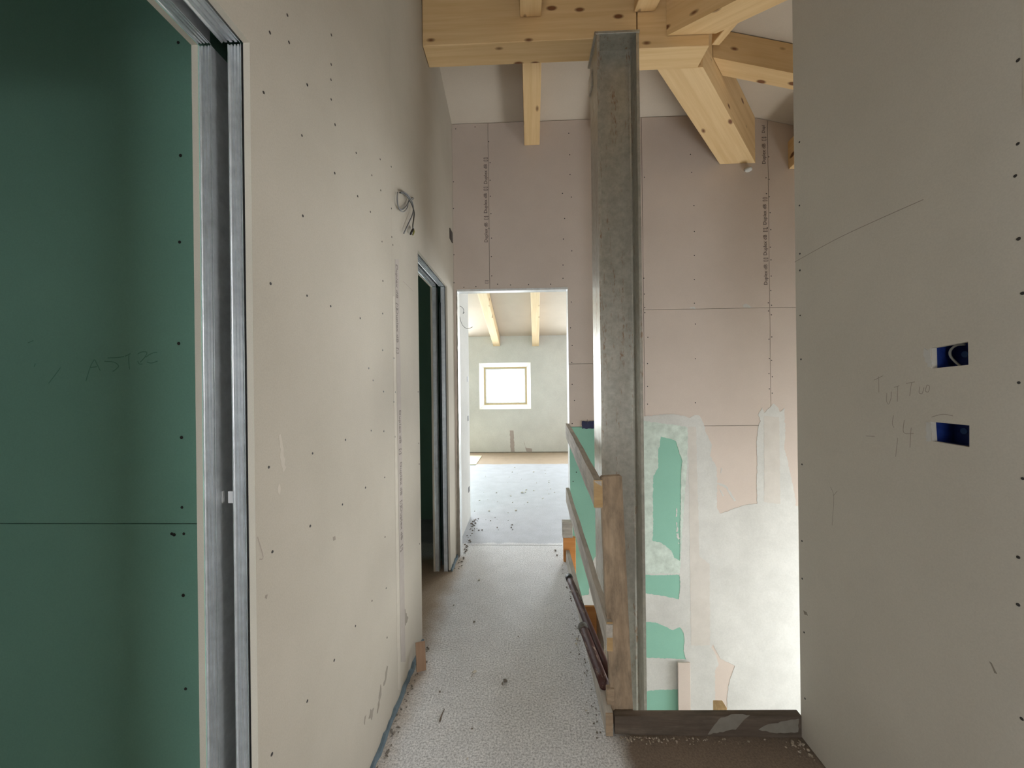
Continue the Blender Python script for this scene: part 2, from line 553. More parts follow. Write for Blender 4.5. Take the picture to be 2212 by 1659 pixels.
def put_text(name, me, mat, origin, right, up, parent):
    me = me if me.users == 0 else me
    if not me.materials: me.materials.append(mat)
    o = bpy.data.objects.new(name, me); COL.objects.link(o)
    r, u = Vector(right).normalized(), Vector(up).normalized()
    m = Matrix((r, u, r.cross(u))).transposed().to_4x4(); m.translation = Vector(origin)
    o.matrix_basis = m
    return attach(o, parent)
# clip, size mark and plaster smear inside the near pocket
for px0, px1 in ((459, 465), (494, 505)):
    a, b_ = on_y(px0, 1061, D1[1] + .02), on_y(px1, 1086, D1[1] + .02)
    box('spacer_clip', max(a.x, XL - .0865), min(b_.x, XL - .0485), D1[1] + .018, D1[1] + .024, b_.z, a.z, M['pvc'], d1)
p = on_y(483, 1218, D1[1] + .108)
M['faint'] = mat_plain('faint_grey_stamp', (120, 128, 124), .8)
put_text('size_mark', text_mesh('100cm', .018), M['faint'], (XL - .0675, D1[1] + .1095, p.z), (1, 0, 0), (0, 0, 1), d1)
bm = bmesh.new()
add_tube(bm, smooth_path([on_y(487, 1303, .9), on_y(492, 1312, .895), on_y(498, 1335, .9), on_y(503, 1358, .905)]), [.004] * 6 + [.0055] * 7 + [.004] * 6, 8)
obj('plaster_smear', bm, M['gypsum'], d1, True)

# ---- screws
def screw_mesh():
    bm = bmesh.new()
    bmesh.ops.create_cone(bm, cap_ends=True, segments=10, radius1=.0038, radius2=.0031, depth=.0012)
    me = bpy.data.meshes.new('screw'); bm.to_mesh(me); bm.free(); me.materials.append(M['screw'])
    return me
SCREW = screw_mesh()
def screws(pts, normal, parent, scale=1.0):
    q = Vector(normal).to_track_quat('Z', 'Y').to_matrix().to_4x4()
    rnd = random.Random(3)
    for p in pts:
        o = bpy.data.objects.new('screw', SCREW); COL.objects.link(o)
        m = Matrix.Translation(p + Vector(normal) * .0004) @ q @ Matrix.Scale(scale * rnd.uniform(.85, 1.1), 4)
        o.matrix_basis = m
        attach(o, parent)
def screws_joined(name, pts, normal, parent, r=.0042):
    bm = bmesh.new()
    q = Vector(normal).to_track_quat('Z', 'Y').to_matrix().to_4x4()
    for p in pts:
        bmesh.ops.create_cone(bm, cap_ends=True, segments=8, radius1=r, radius2=r * .8, depth=.0012, matrix=Matrix.Translation(p + Vector(normal) * .0004) @ q)
    return tag(obj(name, bm, M['screw'], parent), kind='stuff')

LS = [(253, 82), (158, 177), (262, 230), (492, 190), (491, 350), (490, 433), (491, 540), (361, 461), (124, 502), (332, 736), (512, 677), (627, 831), (510, 940), (757, 865), (817, 905), (712, 952), (760, 1034), (635, 1066), (337, 1172), (818, 1132), (704, 1150), (767, 1312), (820, 1287), (826, 1330), (162, 1540), (360, 1606), (772, 1526)]
LS = [(520 + x / 2.514, y / 2.514) for x, y in LS]
LS2 = [(304, 96), (404, 137), (480, 121), (480, 245), (433, 306), (448, 347), (483, 385), (441, 517), (484, 519), (354, 548), (243, 594), (95, 641), (487, 675), (422, 710), (344, 767), (235, 840), (488, 877), (107, 927), (492, 1050), (444, 1093), (388, 1178), (495, 1217), (316, 1294), (225, 1432), (105, 1612), (518, 272), (523, 387), (518, 420), (522, 538), (600, 386), (602, 560), (604, 630), (605, 900)]
LS += [(520 + x / 1.566, 600 + y / 1.566) for x, y in LS2]
screws([on_x(x, y, XL) for x, y in LS], (1, 0, 0), wl)

# ---- marks on the left wall
def ribbon(name, paths, plane, nrm, width, mat, parent):
    """hand-drawn strokes lying on a wall; paths in photo pixels projected to the wall"""
    bm = bmesh.new()
    n = Vector(nrm)
    for path in paths:
        P = [plane(x, y) + n * .0004 for x, y in path]
        P = smooth_path(P, 4) if len(P) > 2 else P
        rows = []
        for i, p in enumerate(P):
            t = (P[min(i + 1, len(P) - 1)] - P[max(i - 1, 0)]).normalized()
            s = n.cross(t).normalized() * width / 2
            rows.append((bm.verts.new(p + s), bm.verts.new(p - s)))
        for A, B in zip(rows, rows[1:]):
            bm.faces.new((A[0], A[1], B[1], B[0]))
    return tag(obj(name, bm, mat, parent), kind='stuff')

onL = lambda x, y: on_x(x, y, XL)
def blotch(name, loops, plane, t, mat, parent, amp=.004, step=.01, uv='yz', s=1):
    bm = bmesh.new()
    for k, L in enumerate(loops):
        P = [plane(x, y) for x, y in L]
        if uv == 'yz':
            loop = [(p.y, p.z) for p in P]; fn = fx(P[0].x, s)
        elif uv == 'xz':
            loop = [(p.x, p.z) for p in P]; fn = fy(P[0].y, s)
        else:
            loop = [(p.x, p.y) for p in P]; fn = fz(P[0].z, s)
        add_plate(bm, [jag(loop, step, amp, k + 5)], fn, t)
    return obj(name, bm, mat, parent)
# vertical joint band and bare strip where the board print runs
blotch('joint_band', [[(848, 640), (853, 640), (865, 1490), (859, 1490)]], onL, .0006, M['joint_l'], wl, .001, .05)
blotch('printed_edge_strip', [[(853, 560), (861, 560), (876, 1430), (866, 1430)]], onL, .0006, M['tape'], wl, .001, .05)
blotch('scuff_mark', [
    [(836, 1438), (838, 1440), (832, 1476), (828, 1482)], [(822, 1478), (824, 1500), (816, 1540), (814, 1542)],
    [(800, 1532), (808, 1530), (803, 1556), (796, 1552)], [(788, 1548), (791, 1544), (788, 1566), (786, 1562)],
    [(868, 1305), (876, 1320), (882, 1335), (876, 1352), (866, 1345), (866, 1322)],
    [(719, 1160), (724, 1158), (725, 1166), (720, 1168)], [(574, 1285), (578, 1284), (576, 1294), (572, 1292)]], onL, .0004, M['scuff'], wl, .006, .01)
ribbon('pencil_mark', [[(556, 1160), (568, 1203), (560, 1208)], [(870, 607), (893, 630)]], onL, (1, 0, 0), .0022, M['pencil'], wl)
blotch('plaster_smear', [[(602, 940), (606, 938), (612, 985), (618, 1010), (612, 1020), (605, 980)], [(602, 1045), (605, 1048), (604, 1070), (601, 1065)]], onL, .0005, M['joint_l'], wl, .004, .008)
DTXT = text_mesh('Duplex dB  [:]', .038)
DTXT2 = text_mesh('Duplex dB  [:]', .036)
for (x, y) in ((857, 620), (858, 716), (864, 934), (866, 1046), (867, 1142)):
    put_text('board_print', DTXT2, M['print_left'], on_x(x, y, XL) + Vector((.0010, 0, 0)), (0, 0, -1), (0, 1, 0), wl)

# ---- green partition seen through the near left door
YG = .955
wg = tag(empty('wall_partition', (-1.6, YG, 0)), 'dark green moisture board wall seen through the near left doorway', 'wall', 'structure')
zs = on_y(200, 1131, YG).z
plate('plasterboard', [rect(-3.0, XL - .131, 0, zs - .001)], fy(YG), .0125, M['green'], wg)
plate('plasterboard', [rect(-3.0, XL - .131, zs + .001, 3.4)], fy(YG), .0125, M['green'], wg)
box('wall_core', -3.0, XL - .131, YG + .0125, YG + .1, 0, 3.38, M['core'], wg)
screws([on_y(x, y, YG) for x, y in ((385, 92), (390, 336), (388, 523), (386, 742), (392, 945), (393, 1096), (397, 1153), (396, 1286), (401, 1488), (371, 1153), (376, 1155))], (0, -1, 0), wg, 1.15)
s_ = lambda pts: [(40 + x / 5.82, 720 + y / 5.82) for x, y in pts]
onG = lambda x, y: on_y(x, y, YG)
ribbon('pencil_writing', [s_(a) for a in (
    [(960, 330), (1030, 470)], [(955, 330), (905, 420), (850, 600)], [(905, 430), (990, 420)],
    [(1330, 292), (1240, 305), (1120, 310)], [(1080, 352), (1200, 362), (1258, 405), (1240, 440), (1185, 482)],
    [(1410, 255), (1340, 290)], [(1390, 270), (1388, 360), (1398, 455)],
    [(1500, 262), (1550, 235), (1615, 240), (1590, 300), (1530, 365)], [(1500, 350), (1520, 385), (1560, 385)],
    [(1745, 240), (1700, 245), (1640, 270)], [(1640, 272), (1600, 300)], [(1615, 360), (1670, 374), (1750, 350)],
    [(530, 430), (480, 500), (380, 630)], [(215, 380), (200, 420)], [(120, 120), (190, 92)])], onG, (0, -1, 0), .0022, M['pencil_green'], wg)

# ---- outer shell of the left rooms, rear and right room (out of the picture, they hold the light in)
def shell(name, loops, fn, t, label, mat=None):
    return tag(plate(name, loops, fn, t, mat or M['board']), label, 'wall', 'structure')
shell('wall_outer_left', [rect(-2.1, 8.0, 0, 3.6)], fx(-3.0, -1), .2, 'outer wall beyond the left rooms')
shell('wall_rear', [rect(-3.0, 4.3, 0, 3.3), rect(-.6, .3, .3, 1.8), rect(-2.79, -2.61, 1.15, 1.85)], fy(-2.0, -1), .15, 'wall behind the viewer')  # wider opening only serves the added rear fill
shell('wall_outer_right', [rect(-2.1, 1.45, 0, 3.4), rect(-1.8, .1, 1.3, 2.6)], fx(4.15, 1), .15, 'outer wall of the room on the right')
shell('wall_left_rooms', [rect(-3.0, XL - .125, 0, 3.25)], fy(3.97), .095, 'cross wall at the end of the dark left room', M['green'])

# ---- right wall
wr = tag(empty('wall_right', (XR, 1.2, 0)), 'taupe plasterboard wall on the right with two blue socket boxes', 'wall', 'structure')
YD = on_x(2209, 300, XR).y - .004
def px_loop_x(pts, X):
    return [(p.y, p.z) for p in (on_x(a, b, X) for a, b in pts)]
sock_a = px_loop_x([(2013, 752), (2091, 738), (2092, 788), (2014, 796)], XR)
sock_b = px_loop_x([(2011, 911), (2094, 919), (2094, 966), (2014, 953)], XR)
crack = [(1717, 566), (1800, 520), (1880, 482), (1995, 431)]
plate('plasterboard', [[(YD, .004), (YR, .004)] + [(YR, zc(XR, YR) - .002), (YD, zc(XR, YD) - .002)], sock_a, sock_b], fx(XR), .0125, M['board_right'], wr)
plate('wall_core', [[(YD, 0), (YR - .0125, 0), (YR - .0125, 3.3), (YD, 3.3)], px_loop_x([(2005, 735), (2105, 730), (2105, 800), (2005, 800)], XR), px_loop_x([(2005, 905), (2105, 905), (2105, 970), (2005, 970)], XR)], fx(XR + .0126), .08, M['core'], wr)
plate('room_side_board', [rect(YD, YR - .1, 0, 3.3)], fx(XR + .0930), .0125, M['board_right'], wr)
plate('plasterboard', [rect(-2.0, -.15, 0, 2.95)], fx(XR), .1, M['board_right'], wr)
plate('header_board', [rect(-.15, YD, 2.14, 3.1)], fx(XR), .1, M['board_right'], wr)
plate('return_board', [rect(XR + .0127, 3.75, -.28, 3.05)], fy(YR, -1), .0125, M['board_right'], wr)
plate('return_core', [rect(XR + .11, 4.15, 0, 3.3)], fy(YR - .0126, -1), .08, M['core'], wr)
blotch('crumbled_edge', [[(2206, 0), (2211, 0), (2214, 120), (2212, 230), (2209, 215), (2208, 100)]], lambda x, y: on_x(x, y, XR - .0006), .0006, M['gypsum'], wr, .001, .02)
onR = lambda x, y: on_x(x, y, XR)
ribbon('pencil_line', [crack], onR, (-1, 0, 0), .0022, M['pencil'], wr)
s8 = lambda pts: [(1700 + x / 2.766, 600 + y / 2.766) for x, y in pts]
ribbon('pencil_writing', [s8(a) for a in (
    [(520, 612), (575, 585)], [(548, 590), (550, 685)],
    [(597, 690), (596, 735), (608, 755), (622, 720), (626, 680)],
    [(640, 655), (672, 645)], [(662, 650), (660, 740)],
    [(712, 632), (765, 622)], [(745, 626), (734, 705)],
    [(795, 650), (790, 685), (808, 692), (820, 655)], [(838, 640), (828, 675), (845, 682), (853, 650), (838, 640)],
    [(638, 822), (630, 870), (640, 895)], [(702, 850), (698, 925), (758, 930)], [(743, 895), (735, 1015)],
    [(662, 958), (650, 1070)], [(472, 945), (525, 948)], [(865, 832), (930, 816), (992, 825)],
    [(260, 1250), (280, 1310), (270, 1480)], [(280, 1300), (300, 1275)])], onR, (-1, 0, 0), .0016, M['pencil'], wr)
RS = [(1700 + x / 2.766, 600 + y / 2.766) for x, y in ((79, 225), (84, 487), (90, 1115), (90, 1573), (1407, 93), (1385, 627), (1408, 1200))]
RS += [(2100 + x / 2.768, y / 2.768) for x, y in ((275, 360), (273, 860), (258, 1052), (278, 1428))]
RS += [(2100 + x / 2.518, 1000 + y / 2.518) for x, y in ((251, 513), (250, 771), (270, 1392))]
RS += [(1727, 307), (1727, 444), (1728, 548), (1728, 584), (1737, 1366), (1739, 1509), (1733, 1250)]
screws([on_x(x, y, XR) for x, y in RS], (-1, 0, 0), wr)
blotch('scuff_mark', [[(2136, 1428), (2142, 1432), (2154, 1456), (2148, 1454)], [(1735, 1318), (1742, 1322), (1745, 1330), (1738, 1328)]], lambda x, y: on_x(x, y, XR - .0004), .0004, M['scuff'], wr, .002, .008)

def socket_box(loop, label, conduit, seed):
    ys = [p[0] for p in loop]; zs_ = [p[1] for p in loop]
    y0, y1, z0, z1 = min(ys) - .004, max(ys) + .004, min(zs_) - .004, max(zs_) + .004
    t = tag(empty('electrical_box', (XR + .05, (y0 + y1) / 2, z0)), label, 'socket box', None, 'blue flush boxes on the right wall')
    bm = bmesh.new()
    x0, x1 = XR + .0128, XR + .06
    add_box(bm, x1, x1 + .002, y0, y1, z0, z1)
    add_box(bm, x0, x1, y0, y0 + .002, z0, z1); add_box(bm, x0, x1, y1 - .002, y1, z0, z1)
    add_box(bm, x0, x1, y0, y1, z0, z0 + .002); add_box(bm, x0, x1, y0, y1, z1 - .002, z1)
    obj('box_shell', bm, M['blue_box'], t)
    bm = bmesh.new()
    bmesh.ops.create_cone(bm, cap_ends=True, segments=16, radius1=.008, radius2=.008, depth=.002, matrix=Matrix.Translation((x1 - .001, y1 - .026, (z0 + z1) / 2 + .004)) @ Matrix.Rotation(math.pi / 2, 4, 'Y'))
    obj('knockout', bm, M['blue_light'], t)
    if conduit:
        pts = [on_x(x, y, XR + .03) for x, y in ((2084, 744), (2066, 746), (2054, 756), (2053, 768), (2062, 780), (2076, 792))]
        bm = bmesh.new(); add_tube(bm, smooth_path(pts, 5), .0028, 10)
        obj('conduit_loop', bm, M['conduit'], t, True)
    return t
socket_box(sock_a, 'upper blue socket box in the right wall with a pale conduit loop inside', True, 1)
socket_box(sock_b, 'lower blue socket box in the right wall, empty with torn plaster edge', False, 2)
blotch('chipped_plaster', [[(1997, 752), (2003, 757), (2012, 750), (2013, 796), (2003, 792), (1998, 774), (1994, 768)], [(2000, 912), (2011, 910), (2012, 953), (2000, 953)]],
       lambda x, y: on_x(x, y, XR - .0008), .0008, M['skim'], wr, .003, .006)

# ---- end wall
DX0, DX1, DZ = on_y(989, 800, YE).x, on_y(1227, 700, YE).x, on_y(1100, 625, YE).z
SX1, SX2, SX3 = on_y(1056, 450, YE).x, .95, on_y(1662, 600, YE).x
GX = on_y(1487, 1100, YE).x
Z1, Z2, ZG = on_y(1250, 786, YE).z, on_y(1530, 667, YE).z, on_y(1255, 922, YE).z
XB = 3.75
tz = lambda x: zc(x, YE) - .006
we = tag(empty('wall_end', (.9, YE, 0)), 'tall pinkish plasterboard wall across the end of corridor and stairwell', 'wall', 'structure')
gg = .0016
BE = .0125
B = lambda loop, mat: plate('plasterboard', [loop], fy(YE), BE, mat, we)
B([(XL + .001, .012), (DX0, .012), (DX0, DZ), (SX1 - gg, DZ), (SX1 - gg, tz(0)), (XL + .001, tz(0))], M['board'])
B([(SX1 + gg, DZ), (DX1, DZ), (DX1, Z1 + gg), (SX2 - gg, Z1 + gg), (SX2 - gg, tz(0)), (SX1 + gg, tz(0))], M['board'])
B(rect(DX1, SX2 - gg, ZG + gg, Z1 - gg), M['board'])
B([(SX2 + gg, Z2 + gg), (SX3 - gg, Z2 + gg), (SX3 - gg, tz(SX3)), (APEX_X + .82, tz(1.7)), (SX2 + gg, tz(1.0))], M['board'])
B(rect(SX2 + gg, SX3 - gg, ZG + gg, Z2 - gg), M['board'])
B([(SX3 + gg, Z2 + gg), (XB, Z2 + gg), (XB, tz(XB)), (SX3 + gg, tz(SX3))], M['board'])
B(rect(SX3 + gg, XB, -2.85, Z2 - gg), M['board'])
B(rect(DX1, GX - gg, -2.85, ZG - gg), M['green'])
B(rect(GX + gg, SX3 - gg, -2.85, ZG - gg), M['board'])
plate('wall_core', [[(DX0 - .002, 0), (DX0 - .002, DZ + .002), (DX1 + .002, DZ + .002), (DX1 + .002, -2.85), (XB, -2.85), (XB, 2.98), (1.7, 3.5), (XL - .02, 3.5), (XL - .02, 0)]], fy(YE + BE + .0002), .095, M['core'], we)
plate('far_side_board', [[(XL - .02, .01), (DX0, .01), (DX0, DZ), (DX1, DZ), (DX1, .01), (3.2, .01), (3.2, 3.1), (1.7, 3.45), (XL - .02, 3.45)]], fy(YE + BE + .096), .0125, M['farwall'], we)
ES = [(880 + x / 2.514, 380 + y / 2.514) for x, y in ((843, 95), (890, 115), (854, 231), (847, 343), (893, 407), (845, 484), (845, 556), (890, 685), (886, 825), (895, 920), (893, 1013), (895, 1132), (907, 1220), (895, 1345), (250, 32), (250, 177), (253, 428), (253, 580), (307, 605), (372, 601), (490, 588), (560, 592), (658, 590), (778, 588), (450, 110), (454, 205), (457, 338), (456, 438), (458, 543), (443, 285))]
ES += [(1560 + x / 2.511, 240 + y / 2.511) for x, y in ((253, 248), (238, 362), (255, 370), (240, 448), (256, 465), (245, 633), (260, 551), (264, 643), (261, 738), (265, 807), (266, 895), (264, 973), (250, 1040), (268, 1053), (251, 1084), (267, 1105), (269, 1225), (254, 1237), (256, 1342), (268, 1352), (254, 1424), (272, 1441), (256, 1507), (272, 1530))]
ES += [(880 + x / 2.633, y / 2.633) for x, y in ((275, 733), (385, 722), (918, 758), (923, 880), (925, 993), (1348, 1008), (1610, 878), (1617, 980), (882, 1100), (470, 925), (470, 1025), (462, 805))]
ES += [(1270 + x / 4.879, 560 + y / 4.879) for x, y in ((590, 200), (595, 367), (599, 508), (600, 563), (632, 822), (628, 1100), (628, 1340), (628, 1527))]
ES += [(1499, 444), (1500, 500), (1500, 552), (1500, 604), (1502, 700), (1502, 775), (1502, 870), (1500, 655), (1245, 1020), (1238, 1040)]
screws_joined('board_screws', [on_y(x, y, YE) for x, y in ES], (0, -1, 0), we, .0046)
onE = lambda x, y: on_y(x, y, YE)
for (x, y) in ((1049, 369), (1049, 432), (1050, 495), (1052, 622)):
    put_text('board_print', DTXT, M['print'], onE(x, y) + Vector((0, -.0006, 0)), (0, 0, 1), (-1, 0, 0), we) if y < 600 else None
for (x, y) in ((1650, 325), (1652, 456), (1653, 522), (1654, 586)):
    put_text('board_print', DTXT, M['print'], onE(x, y) + Vector((0, -.0006, 0)), (0, 0, 1), (-1, 0, 0), we)
put_text('board_print', text_mesh('[:]', .032), M['print'], onE(1051, 609) + Vector((0, -.0006, 0)), (0, 0, 1), (-1, 0, 0), we)
put_text('board_print', text_mesh('Dupl', .032), M['print'], onE(1649, 279) + Vector((0, -.0006, 0)), (0, 0, 1), (-1, 0, 0), we)

# joint compound, trowelled over the boards with bare areas left open
c7 = lambda pts: [(1380 + x / 3.071, 860 + y / 3.071) for x, y in pts]
c6 = lambda pts: [(1180 + x / 3.814, 1280 + y / 3.814) for x, y in pts]
def L2(pts): return [(p.x, p.z) for p in (onE(x, y) for x, y in pts)]
outer = c7([(0, 125), (40, 120), (120, 112), (210, 105), (290, 115), (340, 130), (370, 112), (400, 115), (425, 160), (450, 240), (485, 310), (470, 380), (515, 460), (520, 560), (515, 720), (540, 765), (600, 745), (700, 710), (785, 700), (780, 560), (785, 450), (780, 300), (790, 190), (808, 150), (790, 112), (818, 62), (832, 98), (865, 65), (890, 35), (920, 60), (935, 92), (965, 65), (970, 240), (965, 330), (1000, 480), (1030, 620), (1042, 715), (1150, 735), (1400, 700)])
outer += [(1860, 1560), (1860, 1800), (1380, 1800), (1330, 1700), (1330, 1200)]
G1 = c7([(145, 255), (180, 265), (215, 270), (245, 285), (260, 330), (272, 375), (290, 420), (280, 500), (278, 650), (275, 860), (272, 1080), (235, 1060), (215, 1010), (150, 960), (90, 945), (95, 850), (92, 700), (95, 520), (130, 460), (128, 340), (140, 310)])
G2 = c7([(40, 1170), (120, 1175), (270, 1170), (275, 1250), (265, 1335), (180, 1315), (40, 1295)])
G3 = c6([(815, 240), (900, 245), (960, 270), (1045, 310), (1100, 285), (1130, 330), (1140, 400), (1130, 480), (1150, 550), (815, 535)])
G4 = c6([(820, 812), (930, 800), (1010, 800), (1092, 795), (1095, 1150), (820, 1150)])
HB = c6([(1375, 430), (1430, 540), (1555, 605), (1510, 720), (1490, 850), (1490, 1150), (1390, 1150), (1390, 640), (1420, 590), (1400, 520), (1360, 450)])
holes = [jag(L2(h), .010, .003, 11 + i) for i, h in enumerate((G1, G2, G3, G4, HB))]
plate('joint_compound', [jag(L2(outer), .012, .004, 3)] + holes, fy(YE - .0012), .0011, M['skim'], we)
thin = [c7([(10, 150), (300, 185), (322, 200), (322, 420), (300, 700), (272, 1160), (60, 1165), (10, 1165)]), c7([(10, 1300), (180, 1320), (265, 1340), (285, 1500), (270, 1512), (200, 1530), (130, 1488), (10, 1478)])]
plate('thin_compound', [jag(L2(thin[0]), .012, .004, 5), holes[0]], fy(YE - .0016), .0004, M['thin_skim'], we)
plate('joint_compound', [jag(L2([(1180, 1296), (1230, 1296), (1252, 1288), (1272, 1284), (1275, 1220), (1287, 1202), (1322, 1195), (1322, 1520), (1180, 1520)]), .012, .003, 9)], fy(YE - .0012), .0011, M['skim'], we)
blotch('paper_tape', [c7([(328, 190), (378, 190), (402, 1050), (470, 1100), (472, 1640), (345, 1640)]), c7([(829, 120), (930, 125), (938, 700), (831, 690)])], lambda x, y: onE(x, y) - Vector((0, .0016, 0)), .0004, mat_board('damp_compound', (203, 197, 189), 6, big=8), we, .003, .02, 'xz')
blotch('plaster_smear', [c7([(520, 562), (545, 566), (580, 582), (645, 680), (630, 685), (575, 595), (530, 575)]), c7([(545, 465), (552, 462), (545, 500), (540, 495)]), c7([(530, 600), (545, 610), (565, 650), (555, 650)]), [(1604, 659), (1612, 656), (1618, 659), (1625, 665), (1606, 664)], [(1490, 664), (1500, 662), (1503, 667), (1492, 667)]],
       lambda x, y: onE(x, y) - Vector((0, .0008, 0)), .0008, M['skim'], we, .003, .01, 'xz')
c8 = lambda pts: [(1400 + x / 8.3, 1040 + y / 8.3) for x, y in pts]
blotch('plaster_splash', [c8([(500, 485), (520, 480), (522, 560), (515, 635), (492, 630), (505, 560)]), c8([(500, 730), (522, 735), (520, 800), (540, 840), (530, 900), (500, 905), (515, 830)]), c8([(510, 930), (545, 930), (555, 1000), (570, 1025), (540, 1045), (512, 1000)]), c8([(530, 1075), (550, 1105), (570, 1115), (545, 1125)])],
       lambda x, y: onE(x, y) - Vector((0, .0008, 0)), .0006, M['skim'], we, .002, .005, 'xz')

# steel lining of the end doorway
d3 = tag(empty('door_3', ((DX0 + DX1) / 2, YE, 0)), 'open doorway in the end wall lined with bright steel channel', 'door opening', 'structure')
LIN = mat_galv('bright_steel_channel', (225, 228, 228), rust=False)
box('jamb_channel', DX0 - .0015, DX0 + .0005, YE + .012, YE + .108, 0, DZ, LIN, d3)
box('jamb_channel', DX1 - .0005, DX1 + .0015, YE - .001, YE + .108, -.0, DZ, LIN, d3)
bm = bmesh.new()
add_box(bm, DX0, DX1, YE - .001, YE + .108, DZ - .0008, DZ + .0012)
add_box(bm, DX0, DX1, YE - .0016, YE - .0002, DZ - .010, DZ + .006)
obj('head_channel', bm, LIN, d3)
rr = [(DX0 - .028, .0), (DX0 + .001, .0), (DX0 + .001, DZ), (DX0 - .006, DZ), (DX0 - .009, 1.2)]
plate('rough_board_edge', [jag(rr, .03, .002, 4)], fy(YE - .001), .0008, M['scuff'], d3)

# ---- far room
wf = tag(empty('wall_far', (0, YF, 0)), 'grey skimmed wall of the far room with a square window', 'wall', 'structure')
W0, W1 = on_y(1036, 884, YF), on_y(1146, 783, YF)
plate('wall_face', [rect(-3.0, 3.2, 0, 2.4), rect(W0.x, W1.x, W0.z, W1.z), rect(-2.6, -1.4, .75, 2.15), rect(1.4, 2.6, .75, 2.15)], fy(YF), .3, M['farwall'], wf)  # two outer openings added for the unseen far lights
blotch('bare_board_patch', [[(1101, 930), (1109, 930), (1112, 978), (1103, 978)], [(1131, 951), (1136, 967), (1149, 969), (1149, 978), (1138, 978)]], lambda x, y: on_y(x, y, YF - .002), .002, M['pink_bare'], wf, .006, .03, 'xz')
box('base_gap', -3.0, 3.2, YF - .004, YF - .0005, 0, .022, M['scuff'], wf)
win = tag(empty('window_1', ((W0.x + W1.x) / 2, YF, W0.z)), 'square bright window in the grey far wall', 'window', 'structure')
def ring(name, x0, x1, z0, z1, wd_, y0, y1, mat, parent):
    return plate(name, [rect(x0, x1, z0, z1), rect(x0 + wd_, x1 - wd_, z0 + wd_, z1 - wd_)], fy(y0), y1 - y0, mat, parent)
bm = bmesh.new()
rin = .085
ro = [bm.verts.new(q) for q in ((W0.x, YF - .003, W0.z), (W1.x, YF - .003, W0.z), (W1.x, YF - .003, W1.z), (W0.x, YF - .003, W1.z))]
ri = [bm.verts.new(q) for q in ((W0.x + rin, YF + .17, W0.z + rin), (W1.x - rin, YF + .17, W0.z + rin), (W1.x - rin, YF + .17, W1.z - rin), (W0.x + rin, YF + .17, W1.z - rin))]
rb = [bm.verts.new((v.co.x, YF + .29, v.co.z)) for v in ro]
for i in range(4):
    j = (i + 1) % 4
    bm.faces.new((ro[i], ro[j], ri[j], ri[i])); bm.faces.new((ri[i], ri[j], rb[j], rb[i]))
obj('window_reveal', bm, M['white_frame'], win)
ring('window_frame', W0.x + .074, W1.x - .074, W0.z + .074, W1.z - .074, .032, YF + .165, YF + .24, M['wood_win'], win)
ring('sash_frame', W0.x + .106, W1.x - .106, W0.z + .106, W1.z - .106, .022, YF + .18, YF + .235, M['pvc'], win)
box('pane', W0.x + .128, W1.x - .128, YF + .205, YF + .211, W0.z + .128, W1.z - .128, M['glass'], win)
bm = bmesh.new()
for x, y in ((1086, 831), (1089, 831), (1066, 847), (1100, 843), (1105, 844), (1127, 846), (1054, 872), (1058, 873), (1062, 874), (1130, 872), (1134, 873)):
    p = on_y(x, y, YF + .204)
    add_box(bm, p.x - .008, p.x + .008, p.y - .001, p.y, p.z - .012, p.z + .010)
tag(obj('pane_specks', bm, M['pvc'], win), kind='stuff')  # invented specks on the pane for unidentified shapes outside
shell('wall_far_right', [rect(YE + .12, 8.0, 0, 3.3)], fx(3.2, 1), .2, 'right wall of the far room', M['farwall'])
st_y = on_z(1017, 1116, 0).y
ws = tag(empty('wall_stub', (XL - .02, 3.7, 0)), 'short pale wall return just inside the far room on the left', 'wall', 'structure')
plate('stub_face', [rect(YE + .125, st_y, 0, 3.3)], fx(XL - .022, -1), .1, M['farwall'], ws)
for x, y in ((1010, 819), (1011, 904), (1013, 1057)):
    p = on_x(x, y, XL - .0215)
    box('switch_slot', p.x - .001, p.x + .001, p.y - .035, p.y + .035, p.z - .027, p.z + .027, M['screw'], ws)
c6b = lambda pts: [(960 + x / 3.687, 600 + y / 3.687) for x, y in pts]
cab = empty('hanging_cable', on_y(991, 655, YE + .14))
tag(cab, 'thin grey wires hanging at the left jamb of the end doorway', 'cable')
for pts in ([(112, 222), (140, 235), (155, 260), (148, 285), (160, 275)], [(118, 295), (140, 370), (180, 405), (225, 392)]):
    bm = bmesh.new(); add_tube(bm, smooth_path([on_y(x, y, YE + .135) for x, y in c6b(pts)], 5), .0022, 6)
    obj('wire', bm, M['wire_grey'], cab, True)
sh = on_z(1018, 1001, .006)
tag(plate('cream_panel', [[(p.x, p.y) for p in (on_z(x, y, .014) for x, y in ((975, 1003), (1028, 1003), (1041, 984), (985, 984)))]], fz(.0005), .0125, M['cream']), 'pale cream sheet lying on the far room floor by the left wall', 'panel')

# ---- stairwell below
tag(box('floor_lower', -.2, 3.95, 1.3, 3.2, -3.0, -2.85, M['concrete']), 'lower landing floor of the stairwell', 'floor', 'structure')
shell('wall_stair_right', [rect(YR, YE + .02, -2.85, 3.1), rect(1.72, 2.98, -1.85, .75)], fx(3.75, 1), .2, 'stairwell wall on the right with its own low window', M['skim'])
shell('wall_stair_left', [rect(HY0, YE, -2.85, -.25)], fx(.335, -1), .1, 'stairwell wall under the corridor edge', M['skim'])
shell('wall_stair_front', [rect(.335, 3.75, -2.85, -.25)], fy(1.575, -1), .1, 'stairwell wall under the landing', M['skim'])

